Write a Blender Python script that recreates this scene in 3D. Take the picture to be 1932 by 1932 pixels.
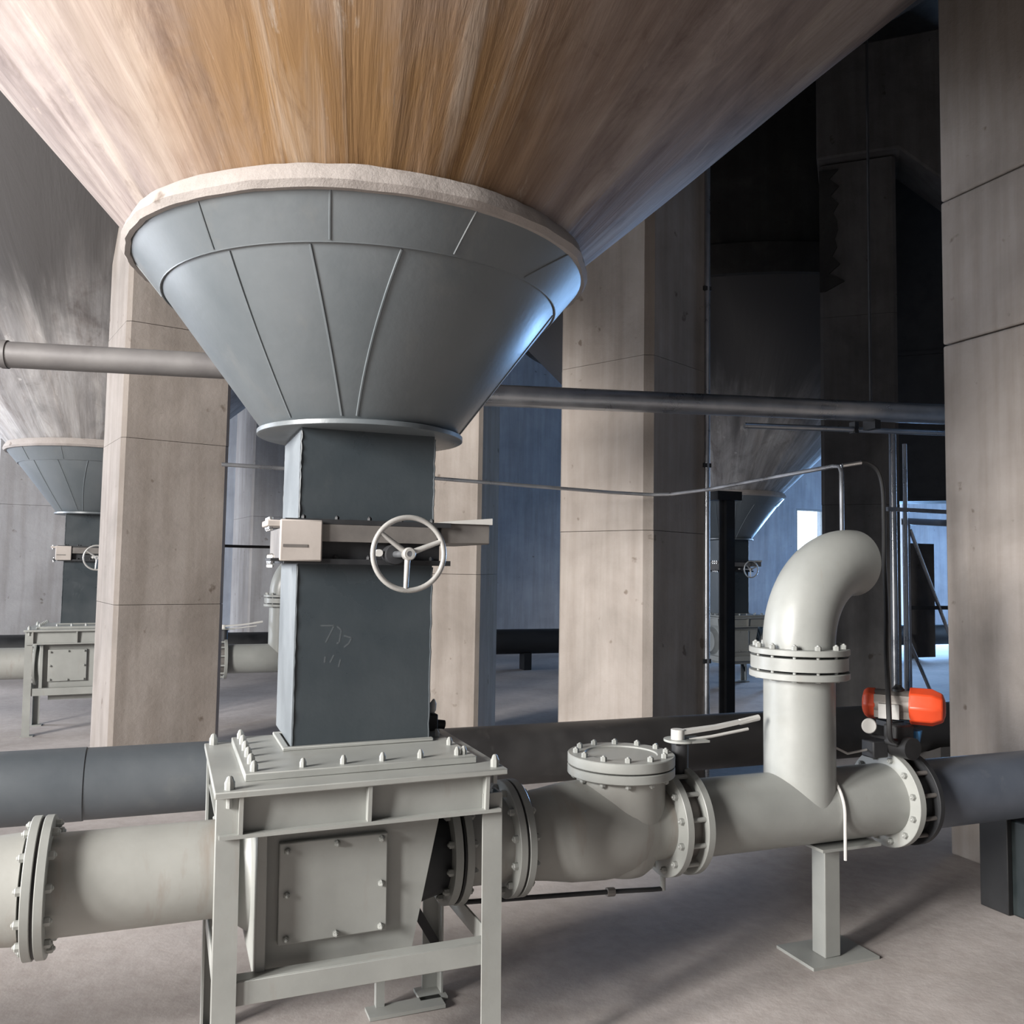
import bpy, bmesh, math, random
from mathutils import Vector, Matrix, noise

random.seed(7)
scene = bpy.context.scene
for o in list(bpy.data.objects):
    bpy.data.objects.remove(o, do_unlink=True)
COL = scene.collection

# ------------------------------------------------------------------ camera
YAW, PITCH, ROLL = math.radians(21.4), math.radians(3.7), math.radians(0.9)
fw = Vector((math.sin(YAW) * math.cos(PITCH), math.cos(YAW) * math.cos(PITCH), math.sin(PITCH)))
r0 = Vector((math.cos(YAW), -math.sin(YAW), 0))
u0 = r0.cross(fw)
rr = math.cos(ROLL) * r0 + math.sin(ROLL) * u0
uu = -math.sin(ROLL) * r0 + math.cos(ROLL) * u0
cam_data = bpy.data.cameras.new('camera')
cam_data.sensor_width = 36.0
cam_data.lens = 36.0 * 1650.0 / 1932.0
cam_data.clip_start = 0.05
cam_data.clip_end = 200
cam = bpy.data.objects.new('camera', cam_data)
COL.objects.link(cam)
m3 = Matrix((rr, uu, -fw)).transposed()
cam.matrix_world = Matrix.Translation((0, 0, 1.55)) @ m3.to_4x4()
scene.camera = cam

# ------------------------------------------------------------------ world, daylight, exposure
world = bpy.data.worlds.new('sky')
scene.world = world
world.use_nodes = True
wn = world.node_tree.nodes
wn['Background'].inputs['Color'].default_value = (0.72, 0.86, 1.0, 1)
wn['Background'].inputs['Strength'].default_value = 7.0

vs = scene.view_settings
vs.view_transform = 'Standard'
vs.look = 'None'
vs.gamma = 1.0
vs.use_curve_mapping = False
vs.exposure = -0.36


def daylight(name, loc, rot, sx, sy, power, color):
    l = bpy.data.lights.new(name, 'AREA')
    l.shape = 'RECTANGLE'
    l.size, l.size_y = sx, sy
    l.energy = power
    l.color = color
    o = bpy.data.objects.new(name, l)
    o.location = loc
    o.rotation_euler = rot
    COL.objects.link(o)
    return o


# daylight at the hall openings (sizes match below; right and back ones are added)
WARM = (1.0, 0.965, 0.925)
COOL = (0.27, 0.54, 1.0)
daylight('daylight_left', (-8.95, -1.5, 4.3), (0, math.radians(-90), 0), 3.8, 1.3, 2500, WARM)
daylight('daylight_left', (-8.95, 0.5, 4.3), (0, math.radians(-90), 0), 3.8, 1.3, 2500, WARM)
daylight('daylight_left', (-8.95, 12.0, 2.4), (0, math.radians(-90), 0), 4.0, 5.0, 1600, (.86, .9, 1.0))
daylight('added_light_right', (21.95, 11.5, 2.2), (0, math.radians(90), 0), 3.6, 6.0, 900, COOL)  # unseen opening on the right, added to light the far floor blue
daylight('added_light_back', (16.25, 16.95, 1.9), (math.radians(-90), 0, 0), 2.1, 3.8, 2200, COOL)  # added doorway light hidden behind the dark column, brightens the far floor

# ------------------------------------------------------------------ helpers


class MB:
    """collects shapes into one mesh"""

    def __init__(self):
        self.v, self.f = [], []

    def add(self, vs_, fs_):
        n = len(self.v)
        self.v += [tuple(p) for p in vs_]
        self.f += [tuple(i + n for i in f) for f in fs_]
        return self

    def box(self, x0, y0, z0, x1, y1, z1):
        v = [(x0, y0, z0), (x1, y0, z0), (x1, y1, z0), (x0, y1, z0), (x0, y0, z1), (x1, y0, z1), (x1, y1, z1), (x0, y1, z1)]
        return self.add(v, [(3, 2, 1, 0), (4, 5, 6, 7), (0, 1, 5, 4), (1, 2, 6, 5), (2, 3, 7, 6), (3, 0, 4, 7)])

    def prism(self, poly, ext):
        """closed polygon (3D points) extruded by vector ext"""
        n = len(poly)
        e = Vector(ext)
        a = [Vector(p) for p in poly]
        v = a + [p + e for p in a]
        nrm = (a[1] - a[0]).cross(a[2] - a[1])
        fl = nrm.dot(e) > 0
        fs_ = []
        bot, top = list(range(n)), list(range(n, 2 * n))
        fs_.append(tuple(bot[::-1]) if fl else tuple(bot))
        fs_.append(tuple(top) if fl else tuple(top[::-1]))
        for i in range(n):
            j = (i + 1) % n
            q = (i, j, j + n, i + n)
            fs_.append(q if fl else q[::-1])
        return self.add(v, fs_)

    def lathe(self, origin, axis, prof, n=40, closed=False, wob=None):
        """prof: list of (t along axis, r); ends with r=0 are closed"""
        o, a = Vector(origin), Vector(axis).normalized()
        s = Vector((0, 0, 1)) if abs(a.z) < .9 else Vector((1, 0, 0))
        p = a.cross(s).normalized()
        q = a.cross(p)
        v, fs_ = [], []
        k = len(prof)
        for (t, r) in prof:
            for i in range(n):
                an = 2 * math.pi * i / n
                r2 = r * (1 + (wob(an, t) if wob else 0))
                v.append(o + a * t + (p * math.cos(an) + q * math.sin(an)) * r2)
        rng = range(k if closed else k - 1)
        for j in rng:
            j2 = (j + 1) % k
            for i in range(n):
                i2 = (i + 1) % n
                fs_.append((j * n + i, j * n + i2, j2 * n + i2, j2 * n + i))
        if not closed:
            fs_.append(tuple(range(n))[::-1])
            fs_.append(tuple(range((k - 1) * n, k * n)))
        return self.add(v, fs_)

    def cyl(self, p0, p1, r, n=24, r2=None):
        p0, p1 = Vector(p0), Vector(p1)
        d = p1 - p0
        return self.lathe(p0, d, [(0, r), (d.length, r if r2 is None else r2)], n)

    def ring(self, origin, axis, r_in, r_out, t, n=48):
        return self.lathe(origin, axis, [(0, r_in), (t, r_in), (t, r_out), (0, r_out)], n, closed=True)

    def torus(self, origin, axis, R, r, n=48, m=12):
        return self.lathe(origin, axis, [(r * math.sin(2 * math.pi * i / m), R + r * math.cos(2 * math.pi * i / m)) for i in range(m)][::-1], n, closed=True)

    def tube(self, pts, r, n=12):
        P = [Vector(p) for p in pts]
        k = len(P)
        v, fs_ = [], []
        t0 = (P[1] - P[0]).normalized()
        s = Vector((0, 0, 1)) if abs(t0.z) < .9 else Vector((1, 0, 0))
        nx = t0.cross(s).normalized()
        for i in range(k):
            t = (P[min(i + 1, k - 1)] - P[max(i - 1, 0)]).normalized()
            nx = (nx - t * nx.dot(t)).normalized()
            ny = t.cross(nx)
            ri = r(i / (k - 1)) if callable(r) else r
            for j in range(n):
                a = 2 * math.pi * j / n
                v.append(P[i] + (nx * math.cos(a) + ny * math.sin(a)) * ri)
        for i in range(k - 1):
            for j in range(n):
                j2 = (j + 1) % n
                fs_.append((i * n + j, i * n + j2, (i + 1) * n + j2, (i + 1) * n + j))
        fs_.append(tuple(range(n))[::-1])
        fs_.append(tuple(range((k - 1) * n, k * n)))
        return self.add(v, fs_)

    def mesh(self, name, off=(0, 0, 0), ang=32):
        me = bpy.data.meshes.new(name)
        o = Vector(off)
        me.from_pydata([tuple(Vector(p) - o) for p in self.v], [], self.f)
        bm = bmesh.new()
        bm.from_mesh(me)
        bmesh.ops.recalc_face_normals(bm, faces=bm.faces)
        bm.to_mesh(me)
        bm.free()
        me.polygons.foreach_set('use_smooth', [True] * len(me.polygons))
        me.set_sharp_from_angle(angle=math.radians(ang))
        me.update()
        return me


def tag(o, label=None, cat=None, group=None, kind=None):
    if label: o['label'] = label
    if cat: o['category'] = cat
    if group: o['group'] = group
    if kind: o['kind'] = kind
    return o


def thing(name, label, cat, loc=(0, 0, 0), group=None):
    o = bpy.data.objects.new(name, None)
    o.empty_display_size = .1
    o.location = loc
    COL.objects.link(o)
    return tag(o, label, cat, group)


def part(name, mb, mat, parent, label=None, bevel=0):
    """mb is in world coordinates; parent chain is unrotated and rooted at a thing"""
    root = parent
    while root.parent: root = root.parent
    off = Vector(root.location)
    me = mb.mesh(name, off)
    me.materials.append(mat)
    o = bpy.data.objects.new(name, me)
    COL.objects.link(o)
    o.parent = parent
    if bevel:
        b = o.modifiers.new('bevel', 'BEVEL')
        b.width = bevel
        b.segments = 2
        b.limit_method = 'ANGLE'
    if label: o['label'] = label
    return o


def single(name, mb, mat, loc, label, cat, group=None, bevel=0, kind=None):
    me = mb.mesh(name, loc)
    me.materials.append(mat)
    o = bpy.data.objects.new(name, me)
    o.location = loc
    COL.objects.link(o)
    if bevel:
        b = o.modifiers.new('bevel', 'BEVEL')
        b.width = bevel
        b.segments = 2
        b.limit_method = 'ANGLE'
    return tag(o, label, cat, group, kind)


def struct(name, mb, mat):
    me = mb.mesh(name)
    me.materials.append(mat)
    o = bpy.data.objects.new(name, me)
    COL.objects.link(o)
    o['kind'] = 'structure'
    return o


_bolts = {}


def bolt(parent, pos, axis, size, length, mat, kind='bolt'):
    """hex head with a stud; head grows along +axis from pos"""
    key = (round(size, 4), round(length, 4), mat.name, kind)
    if key not in _bolts:
        b = MB()
        if kind == 'bolt':
            b.lathe((0, 0, 0), (0, 0, 1), [(0, size), (size * 1.1, size), (size * 1.35, size * .8)], 6)
            b.lathe((0, 0, size * 1.2), (0, 0, 1), [(0, size * .55), (size * .35, size * .5), (size * .55, size * .25)], 10)
            b.lathe((0, 0, -length), (0, 0, 1), [(0, size * .55), (length, size * .55)], 10)
            if length > size * 2:
                b.lathe((0, 0, -length), (0, 0, 1), [(0, size), (size, size)], 6)
        else:   # tall capped stud
            b.lathe((0, 0, 0), (0, 0, 1), [(0, size), (size * 1.4, size), (size * 1.7, size * .8), (size * 2.3, size * .6), (size * 2.6, size * .3)], 8)
            b.lathe((0, 0, -length), (0, 0, 1), [(0, size * .6), (length, size * .6)], 8)
        me = b.mesh('bolt')
        me.materials.append(mat)
        _bolts[key] = me
    o = bpy.data.objects.new('bolt', _bolts[key])
    COL.objects.link(o)
    o.parent = parent
    root = parent
    while root.parent: root = root.parent
    o.location = Vector(pos) - Vector(root.location)
    o.rotation_mode = 'QUATERNION'
    o.rotation_quaternion = Vector((0, 0, 1)).rotation_difference(Vector(axis))
    return o


def kids(o):
    return [c for c in bpy.data.objects if c.parent == o]


def copy_tree(o, shift, label, group=None, parent=None):
    c = o.copy()
    COL.objects.link(c)
    c.parent = parent
    if parent is None:
        c.location = Vector(o.location) + Vector(shift)
        c['label'] = label
        if group: c['group'] = group
        elif 'group' in c: del c['group']
    for ch in KIDS.get(o.name, []):
        copy_tree(ch, shift, None, None, c)
    return c


# ------------------------------------------------------------------ materials


def nodes_mat(name):
    m = bpy.data.materials.new(name)
    m.use_nodes = True
    nt = m.node_tree
    return m, nt, nt.nodes, nt.links, nt.nodes['Principled BSDF']


def ramp(N, stops):
    r = N.new('ShaderNodeValToRGB')
    e = r.color_ramp.elements
    while len(e) > len(stops): e.remove(e[-1])
    while len(e) < len(stops): e.new(.5)
    for i, (p, c) in enumerate(stops):
        e[i].position = p
        e[i].color = (c[0], c[1], c[2], 1) if not isinstance(c, (int, float)) else (c, c, c, 1)
    return r


def tex(N, L, src, scale, detail=5, rough=.55, dist=0, stretch=(1, 1, 1)):
    mp = N.new('ShaderNodeMapping')
    mp.inputs['Scale'].default_value = stretch
    L.new(src, mp.inputs['Vector'])
    t = N.new('ShaderNodeTexNoise')
    t.inputs['Scale'].default_value = scale
    t.inputs['Detail'].default_value = detail
    t.inputs['Roughness'].default_value = rough
    t.inputs['Distortion'].default_value = dist
    L.new(mp.outputs[0], t.inputs['Vector'])
    return t


def mix(N, L, fac, a, b, mode='MIX'):
    x = N.new('ShaderNodeMix')
    x.data_type = 'RGBA'
    x.blend_type = mode
    if isinstance(fac, (int, float)): x.inputs[0].default_value = fac
    else: L.new(fac, x.inputs[0])
    for i, s in ((6, a), (7, b)):
        if isinstance(s, tuple): x.inputs[i].default_value = (*s[:3], 1)
        else: L.new(s, x.inputs[i])
    return x.outputs[2]


def bumpy(N, L, B, h, strength, dist):
    b = N.new('ShaderNodeBump')
    b.inputs['Strength'].default_value = strength
    b.inputs['Distance'].default_value = dist
    L.new(h, b.inputs['Height'])
    L.new(b.outputs[0], B.inputs['Normal'])


K = .68     # evenly lowered reflectance, so bounced light stays weak beside direct light


def dull(c):
    return tuple(v * K for v in c)


def paint(name, col, col2, rough=.45, scale=3, metal=0, bump=.05, stain=None, stain_amt=(.55, .75), stretch=(1, 1, 1), spec=.5):
    m, nt, N, L, B = nodes_mat(name)
    tc = N.new('ShaderNodeTexCoord').outputs['Object']
    n1 = tex(N, L, tc, scale, 6, .6)
    if metal < .8: col, col2 = dull(col), dull(col2)
    if stain: stain = dull(stain)
    r = ramp(N, [(.35, col), (.68, col2)])
    L.new(n1.outputs['Fac'], r.inputs[0])
    out = r.outputs[0]
    if stain:
        n2 = tex(N, L, tc, scale * 1.7, 7, .65, .4, stretch)
        r2 = ramp(N, [(stain_amt[0], 0.0), (stain_amt[1], 1.0)])
        L.new(n2.outputs['Fac'], r2.inputs[0])
        out = mix(N, L, r2.outputs[0], out, stain)
    L.new(out, B.inputs['Base Color'])
    n3 = tex(N, L, tc, 40, 4)
    rr_ = ramp(N, [(.3, max(rough - .1, .05)), (.7, min(rough + .15, 1))])
    L.new(n1.outputs['Fac'], rr_.inputs[0])
    L.new(rr_.outputs[0], B.inputs['Roughness'])
    B.inputs['Metallic'].default_value = metal
    B.inputs['Specular IOR Level'].default_value = spec
    if bump: bumpy(N, L, B, n3.outputs['Fac'], bump, .01)
    return m


def concrete(name, col, col2, col3, bump=.35, streak=True):
    m, nt, N, L, B = nodes_mat(name)
    tc = N.new('ShaderNodeTexCoord').outputs['Object']
    n1 = tex(N, L, tc, 1.4, 8, .62, .3)
    r = ramp(N, [(.3, dull(col)), (.52, dull(col2)), (.72, dull(col3))])
    L.new(n1.outputs['Fac'], r.inputs[0])
    out = r.outputs[0]
    # board-mark streaks running up the face and small pits
    n2 = tex(N, L, tc, 5, 4, .6, 0, (1.6, 1.6, .12))
    r2 = ramp(N, [(.38, (.8, .78, .76)), (.6, (1, 1, 1))])
    L.new(n2.outputs['Fac'], r2.inputs[0])
    if streak: out = mix(N, L, .8, out, r2.outputs[0], 'MULTIPLY')
    n4 = tex(N, L, tc, 9, 3, .5)
    r4 = ramp(N, [(.24, (.55, .5, .46)), (.31, (1, 1, 1))])
    L.new(n4.outputs['Fac'], r4.inputs[0])
    out = mix(N, L, 1.0, out, r4.outputs[0], 'MULTIPLY')
    L.new(out, B.inputs['Base Color'])
    B.inputs['Roughness'].default_value = .85
    B.inputs['Specular IOR Level'].default_value = .25
    n3 = tex(N, L, tc, 22, 8, .7)
    bumpy(N, L, B, n3.outputs['Fac'], bump, .012)
    return m


def cone_concrete(name, ochre=1.0, darkening=4.6, pale=(.60, .525, .45), cols=((.22, .178, .17), (.37, .31, .29), (.54, .475, .43))):
    """cast concrete of the cone: streaks run down the slope, ochre stain low on one side, darkening higher up"""
    m, nt, N, L, B = nodes_mat(name)
    tc = N.new('ShaderNodeTexCoord').outputs['Object']
    sp = N.new('ShaderNodeSeparateXYZ')
    L.new(tc, sp.inputs[0])
    at = N.new('ShaderNodeMath'); at.operation = 'ARCTAN2'
    L.new(sp.outputs[1], at.inputs[0]); L.new(sp.outputs[0], at.inputs[1])
    cb = N.new('ShaderNodeCombineXYZ')
    L.new(at.outputs[0], cb.inputs[0]); L.new(sp.outputs[2], cb.inputs[1])
    ang = cb.outputs[0]
    # broad cloudy base
    n1 = tex(N, L, ang, 1.6, 9, .66, .9, (1.5, .9, 1))
    r1 = ramp(N, [(.32, dull(cols[0])), (.5, dull(cols[1])), (.68, dull(cols[2]))])
    L.new(n1.outputs['Fac'], r1.inputs[0])
    out = r1.outputs[0]
    # ochre stain around the side that faces the aisle, fading upward
    a1 = N.new('ShaderNodeMapRange'); a1.interpolation_type = 'SMOOTHSTEP'
    sh = N.new('ShaderNodeMath'); sh.operation = 'ADD'; sh.inputs[1].default_value = math.radians(103)
    ab = N.new('ShaderNodeMath'); ab.operation = 'ABSOLUTE'
    L.new(at.outputs[0], sh.inputs[0]); L.new(sh.outputs[0], ab.inputs[0])
    a1.inputs['From Min'].default_value = 1.05; a1.inputs['From Max'].default_value = .25
    L.new(ab.outputs[0], a1.inputs['Value'])
    a2 = N.new('ShaderNodeMapRange'); a2.interpolation_type = 'SMOOTHSTEP'
    a2.inputs['From Min'].default_value = 3.55; a2.inputs['From Max'].default_value = 2.8
    L.new(sp.outputs[2], a2.inputs['Value'])
    mu = N.new('ShaderNodeMath'); mu.operation = 'MULTIPLY'
    L.new(a1.outputs[0], mu.inputs[0]); L.new(a2.outputs[0], mu.inputs[1])
    n5 = tex(N, L, ang, 2, 7, .65, .6, (1.6, .9, 1))
    r5 = ramp(N, [(.3, 0.55 * ochre), (.5, 1.0 * ochre)])
    L.new(n5.outputs['Fac'], r5.inputs[0])
    mm = N.new('ShaderNodeMath'); mm.operation = 'MULTIPLY'
    L.new(mu.outputs[0], mm.inputs[0]); L.new(r5.outputs[0], mm.inputs[1])
    out = mix(N, L, mm.outputs[0], out, dull((.295, .168, .07)))
    # runs down the slope: a few pale ones and broad darker ones
    n2 = tex(N, L, ang, 1, 7, .62, .5, (9, .9, 1))
    r2 = ramp(N, [(.54, 0.0), (.80, .8)])
    L.new(n2.outputs['Fac'], r2.inputs[0])
    out = mix(N, L, r2.outputs[0], out, dull(pale))
    n6 = tex(N, L, ang, 1, 7, .66, .6, (5, .7, 2))
    r6 = ramp(N, [(.32, (.62, .58, .56)), (.55, (1, 1, 1))])
    L.new(n6.outputs['Fac'], r6.inputs[0])
    out = mix(N, L, .8, out, r6.outputs[0], 'MULTIPLY')
    n9 = tex(N, L, ang, 3.1, 9, .7, 1.2, (1.7, 1.1, 1))
    r9 = ramp(N, [(.60, 0.0), (.72, .75)])
    L.new(n9.outputs['Fac'], r9.inputs[0])
    out = mix(N, L, r9.outputs[0], out, dull(tuple(v * .95 for v in pale)))
    r10 = ramp(N, [(.30, (.6, .55, .53)), (.45, (1, 1, 1))])
    L.new(n9.outputs['Fac'], r10.inputs[0])
    out = mix(N, L, .9, out, r10.outputs[0], 'MULTIPLY')
    n8 = tex(N, L, ang, 1, 5, .6, .2, (38, 1.6, 1))
    r8 = ramp(N, [(.35, (.84, .82, .8)), (.6, (1, 1, 1))])
    L.new(n8.outputs['Fac'], r8.inputs[0])
    out = mix(N, L, .7, out, r8.outputs[0], 'MULTIPLY')
    # darker tone on the upper part, ragged lower edge
    n7 = tex(N, L, ang, 1, 5, .6, .3, (7, .6, 1))
    s1 = N.new('ShaderNodeMath'); s1.operation = 'MULTIPLY_ADD'
    s1.inputs[1].default_value = 1.6; L.new(n7.outputs['Fac'], s1.inputs[0]); L.new(sp.outputs[2], s1.inputs[2])
    s2 = N.new('ShaderNodeMapRange'); s2.interpolation_type = 'SMOOTHSTEP'
    s2.inputs['From Min'].default_value = darkening; s2.inputs['From Max'].default_value = darkening + .8
    L.new(s1.outputs[0], s2.inputs['Value'])
    out = mix(N, L, s2.outputs[0], out, (.06, .057, .057))
    L.new(out, B.inputs['Base Color'])
    B.inputs['Roughness'].default_value = .75
    B.inputs['Specular IOR Level'].default_value = .25
    bumpy(N, L, B, n2.outputs['Fac'], .35, .03)
    return m


def floor_mat():
    m, nt, N, L, B = nodes_mat('dusty_floor')
    tc = N.new('ShaderNodeTexCoord').outputs['Object']
    n1 = tex(N, L, tc, .8, 8, .6, .5)
    r = ramp(N, [(.3, (.31, .282, .265)), (.5, (.41, .372, .352)), (.7, (.50, .455, .432))])
    L.new(n1.outputs['Fac'], r.inputs[0])
    n2 = tex(N, L, tc, 14, 6, .65)
    r2 = ramp(N, [(.35, (.86, .84, .83)), (.6, (1, 1, 1))])
    L.new(n2.outputs['Fac'], r2.inputs[0])
    out = mix(N, L, .8, r.outputs[0], r2.outputs[0], 'MULTIPLY')
    L.new(out, B.inputs['Base Color'])
    B.inputs['Roughness'].default_value = .8
    B.inputs['Specular IOR Level'].default_value = .3
    bumpy(N, L, B, n2.outputs['Fac'], .25, .012)
    return m


M_FLOOR = floor_mat()
M_COL = concrete('column_concrete', (.36, .32, .285), (.46, .41, .37), (.53, .48, .435))
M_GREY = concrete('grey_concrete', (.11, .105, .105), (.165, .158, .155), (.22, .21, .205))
M_BACK = concrete('blue_grey_wall', (.38, .41, .47), (.47, .50, .56), (.55, .58, .63))
M_PALE = concrete('pale_grey_concrete', (.42, .41, .415), (.52, .51, .515), (.60, .59, .595))
M_COL2 = concrete('dull_column_concrete', (.28, .25, .225), (.37, .33, .30), (.43, .39, .355))
M_DARK = concrete('dark_concrete', (.035, .034, .034), (.06, .058, .057), (.10, .095, .09))  # near-black concrete for ceiling, ring beams, joints and spalled patch
M_CONE = cone_concrete('cone_concrete')
M_CONE2 = cone_concrete('grey_cone_concrete', 0.0, 4.0, (.72, .70, .68), ((.24, .235, .24), (.42, .41, .41), (.62, .605, .60)))
M_GROUT = concrete('pale_grout', (.30, .27, .25), (.42, .38, .355), (.52, .475, .445), .5, False)
M_STEEL = paint('slate_paint', (.135, .158, .172), (.18, .20, .213), .36, 2.2, 0, .06, (.20, .21, .21), (.58, .8), (1.3, 1.3, .35), .6)
M_CHUTE = paint('chute_paint', (.048, .062, .072), (.066, .08, .09), .33, 2.6, 0, .05, (.09, .10, .105), (.62, .85), (1, 1, .5), .6)
M_CHUTE_SIDE = paint('chute_side_coat_sheen', (.185, .21, .228), (.235, .258, .272), .4, 3, 0, .05)  # paler coat with glancing reflection worked into its colour
M_PAINT = paint('pale_grey_paint', (.375, .385, .365), (.46, .47, .445), .38, 3, 0, .04, (.36, .33, .29), (.6, .85), (2.5, 2.5, .5), .5)
M_PIPE = paint('dusty_pale_pipe', (.37, .37, .345), (.46, .46, .43), .42, 2.4, 0, .05, (.34, .285, .24), (.55, .8), (2.4, .6, .6), .5)
M_BLUEPIPE = paint('slate_blue_pipe', (.13, .15, .19), (.19, .215, .26), .45, 2.5, 0, .05, (.28, .29, .31), (.6, .85))
M_FARPIPE = paint('grey_blue_pipe', (.095, .11, .125), (.14, .155, .17), .5, 1.6, 0, .05, (.19, .20, .20), (.55, .8))
M_DARKPIPE = paint('near_black_pipe', (.035, .033, .033), (.06, .057, .056), .5, 3, 0, .05, (.10, .095, .09), (.6, .85))  # darker colour for the right part of the floor pipe
M_BLACK = paint('black_rubber', (.012, .012, .013), (.022, .022, .023), .55, 6)
M_DKMETAL = paint('dark_iron', (.03, .032, .036), (.055, .056, .06), .5, 6, .3)
M_DULLPIPE = paint('dull_steel_pipe', (.21, .20, .20), (.28, .27, .265), .5, 4, .35, .04)
M_GALV = paint('galvanised_steel', (.36, .38, .41), (.5, .52, .55), .3, 5, .9, .03)
M_CHROME = paint('bright_bolt_steel', (.75, .75, .74), (.85, .85, .84), .22, 6, 1, .02)
M_WHEEL = paint('handwheel_paint', (.50, .49, .47), (.62, .61, .585), .3, 8, .3)
M_PLATE = paint('pinkish_plate', (.52, .47, .43), (.62, .56, .52), .45, 6)
M_GATE = paint('gate_steel', (.20, .185, .175), (.29, .27, .25), .45, 6, .3)
M_ORANGE = paint('orange_paint', (.78, .07, .018), (.86, .10, .03), .4, 5)
M_ACT = paint('actuator_aluminium', (.22, .20, .18), (.30, .275, .25), .45, 8, .4)
M_BLUE = paint('blue_fitting', (.05, .22, .50), (.08, .30, .6), .4, 8)
M_GREEN = paint('dark_green_paint', (.018, .026, .028), (.03, .04, .042), .5, 4)
M_CHALK = paint('chalk', (.075, .09, .10), (.095, .11, .12), .9, 30)
M_WHITE = paint('white_enamel', (.7, .69, .66), (.78, .77, .74), .4, 6)
M_FRAME = paint('window_frame', (.2, .22, .25), (.26, .28, .3), .5, 4)
mg, _, Ng, Lg, Bg = nodes_mat('window_glass')
Bg.inputs['Base Color'].default_value = (.95, .98, 1, 1)
Bg.inputs['Roughness'].default_value = .02
Bg.inputs['Transmission Weight'].default_value = 1
Bg.inputs['IOR'].default_value = 1.02
M_GLASS = mg

# ------------------------------------------------------------------ the hall
ZC = 7.4
struct('floor', MB().box(-9.3, -8.3, -.2, 22.3, 17.3, 0), M_FLOOR)
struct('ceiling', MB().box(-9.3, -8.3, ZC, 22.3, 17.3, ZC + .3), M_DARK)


def wall_with_holes(name, axis, pos, thick, a0, a1, z1, holes, mat):
    """wall in plane axis=pos; holes as (a0,a1,z0,z1) sorted along a"""
    b = MB()

    def bx(p0, p1, q0, q1):
        if p1 - p0 < 1e-4 or q1 - q0 < 1e-4: return
        if axis == 'X': b.box(pos, p0, q0, pos + thick, p1, q1)
        else: b.box(p0, pos, q0, p1, pos + thick, q1)
    cur = a0
    for (h0, h1, g0, g1) in holes:
        bx(cur, h0, 0, z1)
        bx(h0, h1, 0, g0)
        bx(h0, h1, g1, z1)
        cur = h1
    bx(cur, a1, 0, z1)
    return struct(name, b, mat)


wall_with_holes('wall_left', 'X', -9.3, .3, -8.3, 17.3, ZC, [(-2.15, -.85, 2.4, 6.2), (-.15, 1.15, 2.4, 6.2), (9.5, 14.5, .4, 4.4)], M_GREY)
wall_with_holes('wall_right', 'X', 22.0, .3, -8.3, 17.3, ZC, [(8.5, 14.5, .4, 4.0)], M_GREY)
wall_with_holes('wall_back', 'Y', 17.0, .3, -9.0, 22.0, ZC, [(13.98, 14.86, 2.0, 3.1), (15.2, 17.3, 0, 3.8)], M_BACK)
wall_with_holes('wall_front', 'Y', -8.3, .3, -9.0, 22.0, ZC, [], M_GREY)
w1 = struct('window_1', MB().box(13.98, 17.0, 2.0, 14.02, 17.12, 3.1).box(14.82, 17.0, 2.0, 14.86, 17.12, 3.1).box(14.02, 17.0, 2.0, 14.82, 17.12, 2.05).box(14.02, 17.0, 3.05, 14.82, 17.12, 3.1), M_FRAME)
pm = MB().box(14.02, 17.05, 2.05, 14.82, 17.06, 3.05).mesh('pane'); pm.materials.append(M_GLASS)
po = bpy.data.objects.new('pane', pm); COL.objects.link(po); po.parent = w1


# ------------------------------------------------------------------ columns
def column(near, deg, la, lb, z1, joints, label, mat=M_COL, chamf=.03):
    """near corner, angle of the edge running to its left, edge lengths; cast in lifts with recessed pour joints"""
    n = Vector((near[0], near[1], 0))
    e1 = Vector((math.cos(math.radians(deg)), math.sin(math.radians(deg)), 0))
    e2 = Vector((e1.y, -e1.x, 0))
    t = thing('concrete_column', label, 'column', (near[0], near[1], 0))
    zs = [0] + list(joints) + [z1]
    c = chamf
    for i in range(len(zs) - 1):
        a, b_ = zs[i], zs[i + 1] - (.0035 if i < len(zs) - 2 else 0)
        j1, j2 = random.uniform(-.003, .003), random.uniform(-.003, .003)
        o = n + e1 * j1 + e2 * j2
        poly = [o + e1 * c, o + e2 * c, o + e2 * (lb - c), o + e2 * lb + e1 * c, o + e2 * lb + e1 * (la - c), o + e2 * (lb - c) + e1 * la, o + e2 * c + e1 * la, o + e1 * (la - c)]
        m = MB().prism([p + Vector((0, 0, a)) for p in poly], (0, 0, b_ - a))
        part('concrete_lift', m, mat, t)
    core = MB()
    poly = [n + e1 * .04 + e2 * .04, n + e1 * .04 + e2 * (lb - .04), n + e1 * (la - .04) + e2 * (lb - .04), n + e1 * (la - .04) + e2 * .04]
    core.prism([p + Vector((0, 0, .02)) for p in poly], (0, 0, z1 - .04))
    part('joint_fill', core, M_COL2, t)
    return t


colL = column((-.339, 6.816), 102.75, .768, .768, 4.15, [1.25, 2.45, 3.3], 'concrete column left of the grey chute, behind the large grey floor pipe', M_COL2)
colB = column((2.948, 5.039), 115.75, .803, .803, ZC, [1.82, 3.0, 4.6], 'broad beige-lit concrete column right of the chute with a brown shaded side', M_COL, .05)
colA = column((2.33, 6.629), 149, .8, .8, ZC, [1.5, 2.9, 4.4], 'concrete column partly hidden directly behind the grey chute')
colR = thing('concrete_column', 'nearest concrete column at the right edge with cracked pour joints', 'column', (4.13, 3.16, 0))
for a, b_ in ((0, 2.872), (2.88, 3.72), (3.728, 5.3), (5.308, ZC)):
    m = MB()
    j = random.uniform(-.004, .004)
    m.prism([(4.13 + j, 3.74, a), (4.13 + j, 3.16, a), (4.95, 3.16, a), (4.95, 3.74, a)], (0, 0, b_ - a))
    part('concrete_lift', m, M_COL, colR, bevel=.012)
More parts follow.
